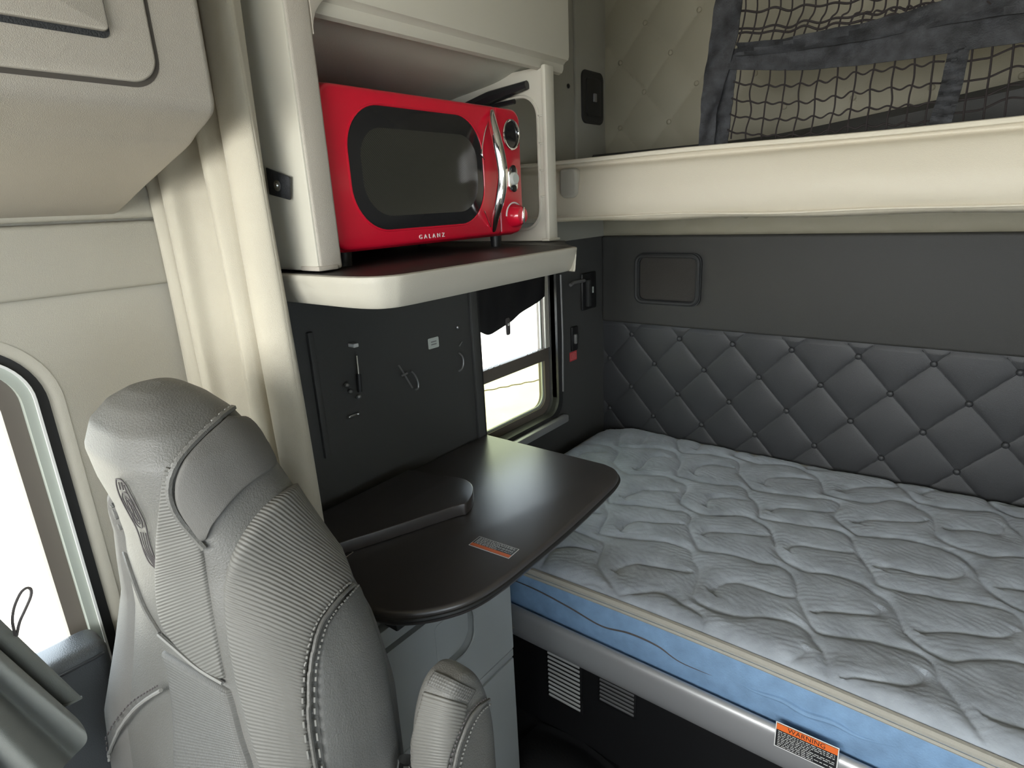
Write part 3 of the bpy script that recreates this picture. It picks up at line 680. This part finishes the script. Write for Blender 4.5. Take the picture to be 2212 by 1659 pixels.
# rounded corners in plan
Xo=Xg.copy(); Yo=Yg.copy(); R_=.16
for (cx,cy,sx,sy) in ((MX0,MY1,1,-1),(MX0,MY0,1,1)):
    ux=(Xo-cx)*sx; uy=(Yo-cy)*sy; msk=(ux<R_)&(uy<R_)
    a=R_-ux; c=R_-uy; r=np.maximum(a,c); hyp=np.hypot(a,c)+1e-9; Xo=np.where(msk, cx+sx*(R_-a*r/hyp), Xo); Yo=np.where(msk, cy+sy*(R_-c*r/hyp), Yo)
def sag(x,y): return .010*np.sin((x+.9)*3.1)*np.exp(-((y-MY0)/.12)**2)
kk=np.sqrt(np.clip(1-(1-np.clip(ed/rnd,0,1))**2,0,1)); Zr=MT-.034; Zg=Zr+(Zg-Zr)*kk+sag(Xg,Yg)
b=MB(); b.grid([[(Xo[j,i],Yo[j,i],Zg[j,i]) for i in range(nx)] for j in range(ny)])
b.build('quilted_top','mattress',t,80,flat=True)
# outline around the mattress, for tapes and border
def outline(off,n=220):
    P=rr(MX0-off,MX1+off,MY0-off,MY1+off,[.02,R_+off,R_+off,.02],14); return resample(P,n,True)
ol=outline(.002)
def ez(x,y): return MT-.034+sag(x,y)
b=MB(); b.tube([(x,y,ez(x,y)) for x,y in outline(.004)],.010,8,True); b.build('piping','piping',t)
b=MB(); b.tube([(x,y,ez(x,y)-.018) for x,y in outline(.003)],.005,6,True); b.build('piping','piping',t)
rows=[]
for k in range(10):
    v=k/9; o2=outline(.002+.012*math.sin(math.pi*v)); rows.append([(x,y,ez(x,y)*(1-v)+(MT-.180)*v-.01*(1-v)) for x,y in o2])
b=MB(); b.grid(rows,closed_u=True); b.f += [tuple(range(9*220,10*220))]; b.build('border','blue',t)
wr=[(1106,1252),(1160,1275),(1230,1312),(1300,1352),(1360,1368),(1420,1395),(1470,1430),(1545,1462)]
b=MB(); b.tube([at(*p,Y=MY0-.013) for p in smooth(wr,50)],[.0004+.0022*math.sin(math.pi*i/49)**.5 for i in range(50)],6); b.build('border_crease','darkthread',t)
wr=[(1585,1468),(1630,1492),(1690,1512),(1740,1540),(1800,1560),(1860,1592),(1935,1612)]
b=MB(); b.tube([at(*p,Y=MY0-.012) for p in smooth(wr,50)],[0.0006+.0075*math.sin(math.pi*i/49) for i in range(50)],8); b.build('border_fold','blue',t)

t=thing('bunk_frame','grey metal rail frame carrying the lower mattress','bunk frame',(0,1.7,-1.24))
prof=[(1.128,-1.110),(1.126,-1.099),(1.117,-1.099),(1.108,-1.112),(1.105,-1.148),(1.109,-1.180),(1.122,-1.203),(1.140,-1.206)]
pp=[tuple(p) for p in smooth(prof,34)]+[(1.160,-1.206),(1.160,-1.128)]
b=MB(); b.grid([[(x,y,z) for y,z in pp] for x in np.linspace(WX+.30,1.25,30)],closed_u=True); b.f += [tuple(range(36)),tuple(29*36+k for k in range(36))]
b.build('front_rail','rail',t)
MB().box(WX+.003,1.25,1.161,2.22,-1.150,-1.1265,.003).build('base_board','dark',t)
MB().box(1.20,1.25,1.2,2.2,FL,-1.15).build('support','dark',t)
c=(at(1680,1557,Y=1.107)+at(1808,1659,Y=1.107))/2
la=at(1680,1557,Y=1.106); lb=at(1812,1612,Y=1.106)
warning_label(t,Vector(((la.x+lb.x)/2,1.1046,(la.z+lb.z)/2-.034)),(1,0,.02),(-.02,.09,1),.120,.060)
# storage front below the bunk with louvred vents
t=thing('storage_front','black panel closing the space under the lower bunk','panel',(0,1.33,FL))
MB().box(WX+.003,1.25,1.30,1.33,FL,-1.155).build('face','black',t)
def vent(xa,xb,za,zb,n,label,m):
    v=thing('louver_vent',label,'vent',((xa+xb)/2,1.298,zb),'louvred vents under the bunk')
    MB().box(xa-.008,xb+.008,1.2955,1.2995,zb-.008,za+.008,.002).build('plate','black',v)
    for k in range(n):
        z=za+(zb-za)*(k+.5)/n; h=(za-zb)/n
        MB().prism([Vector((xa,1.2955,z+h*.24)),Vector((xa,1.2925,z+h*.10)),Vector((xa,1.2925,z-h*.16)),Vector((xa,1.2955,z-h*.2))],(xb-xa,0,0)).build('louver',m,v)
    return v
va=at(1180,1378,Y=1.29); vb=at(1250,1520,Y=1.29)
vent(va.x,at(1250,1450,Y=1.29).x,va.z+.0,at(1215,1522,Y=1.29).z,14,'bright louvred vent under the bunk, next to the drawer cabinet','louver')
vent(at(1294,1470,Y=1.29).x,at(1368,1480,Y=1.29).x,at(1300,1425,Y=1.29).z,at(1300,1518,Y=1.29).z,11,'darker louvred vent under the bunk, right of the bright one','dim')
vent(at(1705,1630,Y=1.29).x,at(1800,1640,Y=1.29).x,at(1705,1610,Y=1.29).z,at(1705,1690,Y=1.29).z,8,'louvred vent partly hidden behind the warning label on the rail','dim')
b=MB().tube([at(1103,1356,Y=1.10),at(1130,1354,Y=1.12),at(1160,1357,Y=1.2)],.0016,6); tag(b.build('wire','piping'),'thin pale wire hanging under the rail beside the drawer cabinet','wire')
b=MB(); rows=[]
for j in range(20):
    v=j/19; rows.append([(-.98+.62*u, 1.02+.26*v+.02*math.sin(u*7), FL+.012+.055*math.sin(math.pi*min(1,v*1.1))*math.sin(math.pi*min(1,u*.9+.1))) for u in np.linspace(0,1,30)])
b.grid(rows); tag(b.build('floor_mat','floor'),'dark humped floor mat in the shadow under the bunk rail','mat')

# ================================================================== curtains
def curtain(name,label,line,z0,z1,m,amp=1.0,hem=0.):
    """line: plan polyline (x,y) smoothed, top to bottom shift by function"""
    P=smooth([(x,y,0) for x,y in line],160); rows=[]
    for z in np.linspace(z0,z1,40):
        rows.append([(p[0]+.003*math.sin(z*6+i*.07), p[1]+.004*math.sin(z*4+i*.11)*amp, z) for i,p in enumerate(P)])
    b=MB(); b.grid(rows); b.grid([[(x,y+.003,z) for x,y,z in r] for r in rows])
    return tag(b.build(name,m,None,80),label,'curtain')
curtain('curtain','beige sleeper curtain gathered beside the cabinet, running the full height',
  [(-1.045,.545),(-1.052,.530),(-1.035,.512),(-1.005,.505),(-.985,.515),(-.972,.526),(-.955,.512),(-.93,.500),(-.90,.500),(-.880,.514),(-.886,.529),(-.905,.543)],-1.15,.94,'curtain')
curtain('curtain','paler beige curtain folds between the cab wall and the gathered curtain',
  [(-1.245,.53),(-1.235,.500),(-1.215,.492),(-1.198,.505),(-1.188,.520),(-1.176,.502),(-1.160,.492),(-1.142,.500),(-1.132,.525),(-1.10,.542),(-1.080,.538),(-1.060,.534)],-1.15,.30,'curtain',.7)

# ================================================================== overhead locker
t=thing('overhead_locker','warm grey overhead locker above the passenger door','locker',(-1.04,-.1,.05))
prof=[(CX,.94),(-.822,.94),(-.822,.150),(-.826,.138),(-.840,.128),(-.885,.112),(-.915,.100),(-1.0,.078),(-1.10,.052),(-1.18,.030),(CX,.012)]
pr=prof[:2]+[tuple(p) for p in smooth(prof[2:],40)]
b=MB().prism([Vector((x,-1.2,z)) for x,z in pr],(0,1.640,0),.010,3); b.build('body','console',t,30)
LX=-.822
hatch=rr(-.75,.372,.160,.60,.030,10); g2=rr(-.754,.376,.156,.604,.034,10)
b=MB().prism(onX(hatch,LX-.002),(.006,0,0),.004,3); ht=b.build('hatch','console',t)
MB().ring(onX(rr(-.757,.3765,.1545,.607,.0345,10),LX-.001),onX(rr(-.750,.372,.160,.60,.030,10),LX-.001),(.0016,0,0)).build('hatch_groove_shade',mat('brown_groove_shade',(.07,.06,.05),.7),t)  # brown ring puts the shade of the hatch groove into colour
lp_=rr(-.45,.325,.208,.55,.006,6); MB().ring(onX(rr(-.455,.3265,.2015,.556,.008,6),LX+.004),onX(lp_,LX+.004),(.0012,0,0)).build('latch_gap','dark',ht)
MB().prism(onX(lp_,LX+.003),(.008,0,0),.003).build('latch_plate','console',ht)

# ================================================================== passenger door ledge
t=thing('door_panel','black padded door ledge under the passenger window','door panel',(-1.21,-.3,-1.6))
MB().box(CX+.001,-1.166,-1.0,.243,-1.62,-.722,.022,4).build('padding','doorpad',t)
b=MB().tube([(-1.165,y,-.743) for y in np.linspace(-1.0,.232,20)],.0025,6); b.build('seam','black',t)

# ================================================================== front cloth bundle, lower left
lines=[((-200,1130),(176,1506),-1.085),((-200,1150),(165,1512),-1.083),((-200,1180),(150,1520),-1.085),((-200,1200),(132,1530),-1.10),((-200,1212),(165,1550),-1.06),((-200,1232),(184,1578),-1.04),((-200,1262),(186,1606),-1.045),((-200,1290),(158,1638),-1.075),((-200,1312),(135,1660),-1.035),((-200,1345),(120,1695),-1.01),((-200,1385),(95,1722),-1.02),((-200,1420),(60,1740),-1.065),((-200,1450),(40,1760),-1.02),((-200,1490),(0,1790),-1.0)]
A=smooth([at(*l[0],X=l[2])*1.7-at(*l[1],X=l[2])*.7 for l in lines],100); Bq=smooth([at(*l[1],X=l[2]) for l in lines],100); rows=[]
for j in range(40):
    v=j/39; rows.append([tuple(A[i]+(Bq[i]-A[i])*v+np.array([.003*math.sin(v*7+i*.2),0,-.012*math.sin(math.pi*v)])) for i in range(100)])
b=MB(); b.grid(rows); b.grid([[(x-.004,y,z) for x,y,z in r] for r in rows])
t=thing('bundled_curtain','grey green curtain gathered diagonally in front of the passenger window','curtain',tuple(at(0,1600,X=-1.05)))
b.build('cloth','frontcloth',t,80)
b=MB().tube([at(*p,X=-1.082) for p in smooth(((33,1372),(27,1345),(28,1325),(33,1305),(45,1280),(58,1270),(67,1274),(66,1290),(54,1318),(42,1345),(36,1374)),30)],.0022,6); b.build('cord_loop','darkthread',t)
b=MB().tube([tuple(Bq[i]) for i in range(0,28)],.0028,6); b.build('hem','frontcloth',t)

# ================================================================== passenger seat
XC=-.863
def lerp_tab(z,tab,k): return float(np.interp(z,[r[0] for r in tab],[r[k] for r in tab]))
#        z     half-w  front  back  bolster
ST=[(-1.20,.269,.228,.464,.020),(-1.05,.287,.212,.475,.026),(-.92,.298,.190,.483,.028),(-.80,.299,.202,.491,.026),(-.68,.284,.230,.497,.014),(-.58,.259,.247,.488,.004),(-.50,.223,.246,.470,.0),
    (-.44,.181,.247,.453,.0),(-.38,.155,.240,.436,.0),(-.33,.143,.228,.418,.0),(-.285,.132,.222,.400,.0),(-.25,.108,.233,.381,.0),(-.225,.076,.254,.359,.0),(-.210,.042,.278,.339,.0),(-.204,.012,.308,.318,.0)]
def section(z,n=72):
    zs=[r[0] for r in ST]; w=np.interp(z,zs,[r[1] for r in ST]); yf=np.interp(z,zs,[r[2] for r in ST]); yb=np.interp(z,zs,[r[3] for r in ST]); bo=np.interp(z,zs,[r[4] for r in ST])
    cy=(yf+yb)/2; hy=(yb-yf)/2; out=[]
    for i in range(n):
        a=2*math.pi*i/n; ca,sa=math.cos(a),math.sin(a); e=2/2.7
        x=w*math.copysign(abs(ca)**e,ca); y=hy*math.copysign(abs(sa)**e,sa)
        if sa<0: y -= bo*math.exp(-((abs(x)/w-.74)/.22)**2)*min(1,-sa*2.2)
        out.append((XC+x,cy+y,z))
    return out
zz=smooth([(r[0],0,0) for r in ST],90)[:,0]
t=thing('passenger_seat','grey padded passenger seat with an embroidered headrest, beside the door','seat',(XC,.36,FL))
loft=MB(); loft.grid([section(z) for z in zz],closed_u=True); loft.f += [tuple(range(72)),tuple(89*72+k for k in range(72))]
bvh=BVHTree.FromPolygons([Vector(p) for p in loft.v],[list(f) for f in loft.f])
loft.build('backrest','vinyl',t,60)
def hit(px,py,tree=None):
    tree=tree or bvh; d=Vector(ray(px,py)).normalized(); h=tree.ray_cast(Vector((0,0,0)),d)
    if h[0] is not None:
        n=h[1] if h[1].dot(d)<0 else -h[1]; return h[0],n
    best=None
    for s in np.linspace(.6,1.6,60):
        q=tree.find_nearest(d*s)
        if best is None or q[3]<best[2]: best=(q[0],q[1] if q[1].dot(d)<.3 else -q[1],q[3])
    return best[0],best[1]
def pad(name,left,right,h,m,parent,nu=36,nv=70,tree=None,edge=.14,mirror=False,sink=.003,usc=1.0):
    Lq=resample(smooth(left,60)[:,:2],nv); Rq=resample(smooth(right,60)[:,:2],nv); raw=[]
    for j in range(nv):
        row=[]
        for i in range(nu):
            u=i/(nu-1); q=Lq[j]*(1-u)+Rq[j]*u; row.append(hit(q[0],q[1],tree))
        raw.append(row)
    Pn=np.array([[list(p) for p,n in r] for r in raw]); Nn=np.array([[list(n) for p,n in r] for r in raw])
    for _ in range(3):                                        # even out normals of the padded cover
        Nn[1:-1]=(Nn[:-2]+Nn[1:-1]*2+Nn[2:])/4; Nn[:,1:-1]=(Nn[:,:-2]+Nn[:,1:-1]*2+Nn[:,2:])/4
    Nn/=np.linalg.norm(Nn,axis=2)[:,:,None]+1e-9
    U,V=np.meshgrid(np.linspace(0,1,nu),np.linspace(0,1,nv)); asp=nu/nv
    dd=np.minimum(np.minimum(U,1-U),np.minimum(V,1-V)*(1/asp)*.6); k=np.clip(dd/edge,0,1); hh=h*np.sqrt(1-(1-k)**2)-sink*(k<=0)
    Q=Pn+Nn*hh[:,:,None]
    ul=np.cumsum(np.r_[0,np.linalg.norm(np.diff(Pn[nv//2],axis=0),axis=1)]); vl=np.cumsum(np.r_[0,np.linalg.norm(np.diff(Pn[:,nu//2],axis=0),axis=1)])
    uv=[[(ul[i],vl[j]) for i in range(nu)] for j in range(nv)]
    b=MB(); b.grid([[tuple(Q[j,i]) for i in range(nu)] for j in range(nv)],uv=uv); o=b.build(name,m,parent,70)
    if mirror:
        b=MB(); b.grid([[(2*XC-Q[j,i,0],Q[j,i,1],Q[j,i,2]) for i in range(nu)] for j in range(nv)],uv=uv); b.build(name,m,parent,70)
    return o
def seam(pts,r,name,m,parent,off=.004,dash=None,tree=None,n=90):
    Q=[];
    for q in smooth(pts,n)[:,:2]:
        p,nn=hit(q[0],q[1],tree); Q.append(tuple(p+nn*off))
    b=MB()
    if dash is None: b.tube(Q,r,6)
    else:
        for i in range(0,n-dash,dash*2): b.tube(Q[i:i+dash+1],r,5)
    return b.build(name,m,parent)
s2=3.319
cv=lambda pts:[(160+x/s2,800+y/s2) for x,y in pts]
head_seam=cv([(1130,285),(1080,320),(950,430),(850,530),(760,640),(705,740),(690,840),(710,950),(780,1070),(870,1180),(948,1270)])
insert_r=[(445,1190),(448,1230),(456,1300),(472,1390),(487,1462)]
# head pad down to the ribbed insert
seam([(243,1086),(255,1130),(269,1180),(288,1240),(315,1310),(348,1366)],.0034,'insert_edge','vinyl',t,.002)
pad('insert_pad',[(360,1005),(352,1040),(346,1090),(338,1180),(336,1270),(346,1340),(375,1388),(430,1438),(478,1468)],[(368,1008),(372,1050),(384,1092),(412,1140),(438,1180),(449,1240),(460,1310),(475,1400),(488,1466)],.005,'ribbed',t,30,110,edge=.16)
pad('head_side_pad',cv([(1100,330),(980,430),(870,530),(780,640),(730,750),(718,850),(735,950),(790,1050),(870,1150),(935,1230)]),cv([(1240,330),(1320,430),(1400,560),(1445,680),(1340,760),(1230,840),(1130,935),(1050,1030),(990,1110),(950,1215)]),.007,'fabric',t,34,70,edge=.08)
pad('bolster_pad',[(640,1040),(585,1078),(545,1120),(505,1185),(486,1250),(490,1330),(510,1440),(540,1560),(575,1690)],[(722,1180),(758,1255),(748,1275),(715,1310),(690,1345),(672,1400),(664,1460),(668,1560),(690,1690)],.012,'ribbed',t,40,100,edge=.10)
pad('bolster_side_pad',[(765,1262),(740,1296),(712,1332),(694,1372),(684,1430),(682,1500),(690,1590),(702,1690)],[(768,1262),(790,1310),(806,1350),(824,1400),(838,1460),(850,1530),(862,1600),(872,1690)],.006,'seatback',t,26,90,edge=.08)
pad('lumbar_pad',[(350,1400),(365,1450),(375,1520),(378,1600),(376,1690)],[(500,1490),(512,1530),(528,1590),(545,1640),(560,1690)],.008,'perf',t,30,60,edge=.10)
seam(head_seam,.0042,'head_piping','vinyl',t,.004)
seam([(x-5,y-3) for x,y in head_seam],.0016,'head_stitching','thread',t,.005,dash=2,n=110)
seam([(752,1268),(728,1290),(705,1318),(684,1352),(672,1400),(666,1460),(668,1560),(688,1690)],.003,'bolster_piping','vinyl',t,.010)
seam([(762,1270),(740,1294),(716,1322),(696,1356),(684,1404),(678,1462),(680,1560),(700,1690)],.0014,'bolster_stitching','thread',t,.010,dash=2,n=120)
seam([(742,1266),(718,1288),(694,1316),(672,1352),(660,1400),(655,1460),(657,1560),(676,1690)],.0014,'bolster_stitching','thread',t,.013,dash=2,n=120)
seam([(350,1368),(385,1398),(435,1440),(488,1472)],.0025,'insert_piping','thread',t,.005)
seam([(248,1640),(268,1580),(305,1530),(340,1500),(368,1482)],.0030,'outboard_piping','thread',t,.013)
seam([(232,1640),(255,1570),(295,1518),(335,1488),(364,1470)],.0014,'outboard_stitching','darkthread',t,.014,dash=2)
# outboard bolster, mirrored from the inboard one in plan
b=MB(); rows=[]
for j in range(60):
    v=j/59; z=-.37-.72*v; s=section(z,144); row=[]
    # points on the outboard front corner of the section
    for i in range(70,100):
        p=Vector(s[i]); n=Vector((p.x-XC,p.y-.37,0)).normalized(); k=min((i-70)/6,(99-i)/4,v*8,1); row.append(tuple(p+n*(.014*math.sqrt(max(0,1-(1-min(1,k))**2))-.002*(k<=0))))
    rows.append(row)
b.grid(rows,uv=[[(i*.006,j*.0105) for i in range(30)] for j in range(60)]); b.build('bolster_pad','fabric',t,60)
# embroidered emblem on the headrest
ol=cv([(315,772),(350,780),(385,820),(412,872),(445,935),(485,1012),(515,1075),(533,1135),(542,1190),(562,1260),(600,1370),(626,1430),(580,1402),(545,1360),(510,1280),(480,1180),(452,1108),(405,1022),(357,930),(332,870),(316,810)])
b=MB()
def stitch(pts,r=.0014,closed=False,n=60):
    pts=list(pts)+([pts[0]] if closed else []); Q=[]
    for q in smooth(pts,n)[:,:2]:
        p,nn=hit(q[0],q[1]); Q.append(tuple(p+nn*.0022))
    b.tube(Q,r,5)
stitch(ol,.0010,True,110)
stitch(cv([(360,870),(395,880),(430,950),(470,1020),(500,1090),(495,1125),(460,1095),(420,1020),(380,950),(358,900)]),.0009,True,60)
stitch(cv([(378,895),(412,930),(445,995),(480,1070),(478,1095),(440,1040),(400,965)]),.0007,True,50)
for p_,q_ in (((332,798),(345,848)),((350,798),(366,850)),((370,818),(388,866)),((395,925),(425,985)),((425,985),(418,960)),((430,990),(445,1040)),((445,1040),(470,1075))): stitch(cv([p_,q_]),.0009,False,6)
for k in range(4): stitch(cv([(470+k*18,1150+k*4),(510+k*14,1270+k*4),(590+k*8,1405)]),.0007,False,20)
b.build('emblem','darkthread',t)
# seat cushion and pedestal, below the picture
MB().box(XC-.24,XC+.24,-.22,.30,-1.32,-1.205,.04,3).build('cushion','vinyl',t)
MB().box(XC-.2,XC+.2,-.15,.42,FL,-1.29,.01).build('pedestal','black',t)

# armrest folded up beside the seat
def asec(z,n=48):
    k=max(0.,min(1.,(z+.86)/.165)); sh=math.sqrt(max(0,1-k**2.2)); w=.048*(.45+.55*sh) if k>0 else .048; hy=.066*(.12+.88*sh)
    cx=-.575-.004*k; cy=.520+.006*k; out=[]; S_=.87
    for i in range(n):
        a=2*math.pi*i/n; ca,sa=math.cos(a),math.sin(a); e=2/3.4
        out.append((S_*(cx+w*math.copysign(abs(ca)**e,ca)), S_*(cy+hy*math.copysign(abs(sa)**e,sa)), S_*z))
    return out
za=list(np.linspace(-1.25,-.86,20))+list(-.86+.165*np.sin(np.linspace(.05,math.pi/2,24)))
al=MB(); al.grid([asec(z) for z in za],closed_u=True); al.f += [tuple(range(48)),tuple((len(za)-1)*48+k for k in range(48))]
t=thing('armrest','grey ribbed armrest folded upright beside the seat back','armrest',(-.50,.452,-1.0875))
al.build('core','vinyl',t,60); abv=BVHTree.FromPolygons([Vector(p) for p in al.v],[list(f) for f in al.f])
pad('front_pad',[(916,1490),(905,1530),(893,1580),(886,1625),(884,1690)],[(1010,1520),(1005,1550),(985,1600),(972,1640),(965,1690)],.004,'ribbed',t,30,50,tree=abv,edge=.08)
pad('top_pad',[(938,1448),(928,1462),(920,1480)],[(1030,1490),(1022,1505),(1012,1520)],.003,'perf',t,30,24,tree=abv,edge=.10)
seam([(1052,1512),(1032,1526),(1012,1552),(996,1590),(984,1630),(974,1690)],.0026,'piping','vinyl',t,.003,tree=abv)
seam([(1058,1520),(1040,1534),(1022,1560),(1006,1600),(994,1640),(986,1690)],.0012,'stitching','thread',t,.003,dash=2,tree=abv)
seam([(1044,1508),(1024,1522),(1003,1548),(986,1590),(974,1630),(962,1690)],.0012,'stitching','darkthread',t,.004,dash=2,tree=abv)
MB().tube([at(878,1640,X=-.545),at(874,1665,X=-.545),at(890,1700,X=-.53)],.012,10).build('hinge_cap','chrome',t)

# ------------------------------------------------------------------ lift everything to stand on the floor at z = 0
for o in list(bpy.data.objects):
    if '_base' in o: del o['_base']
    if o.parent is None: o.location.z += H
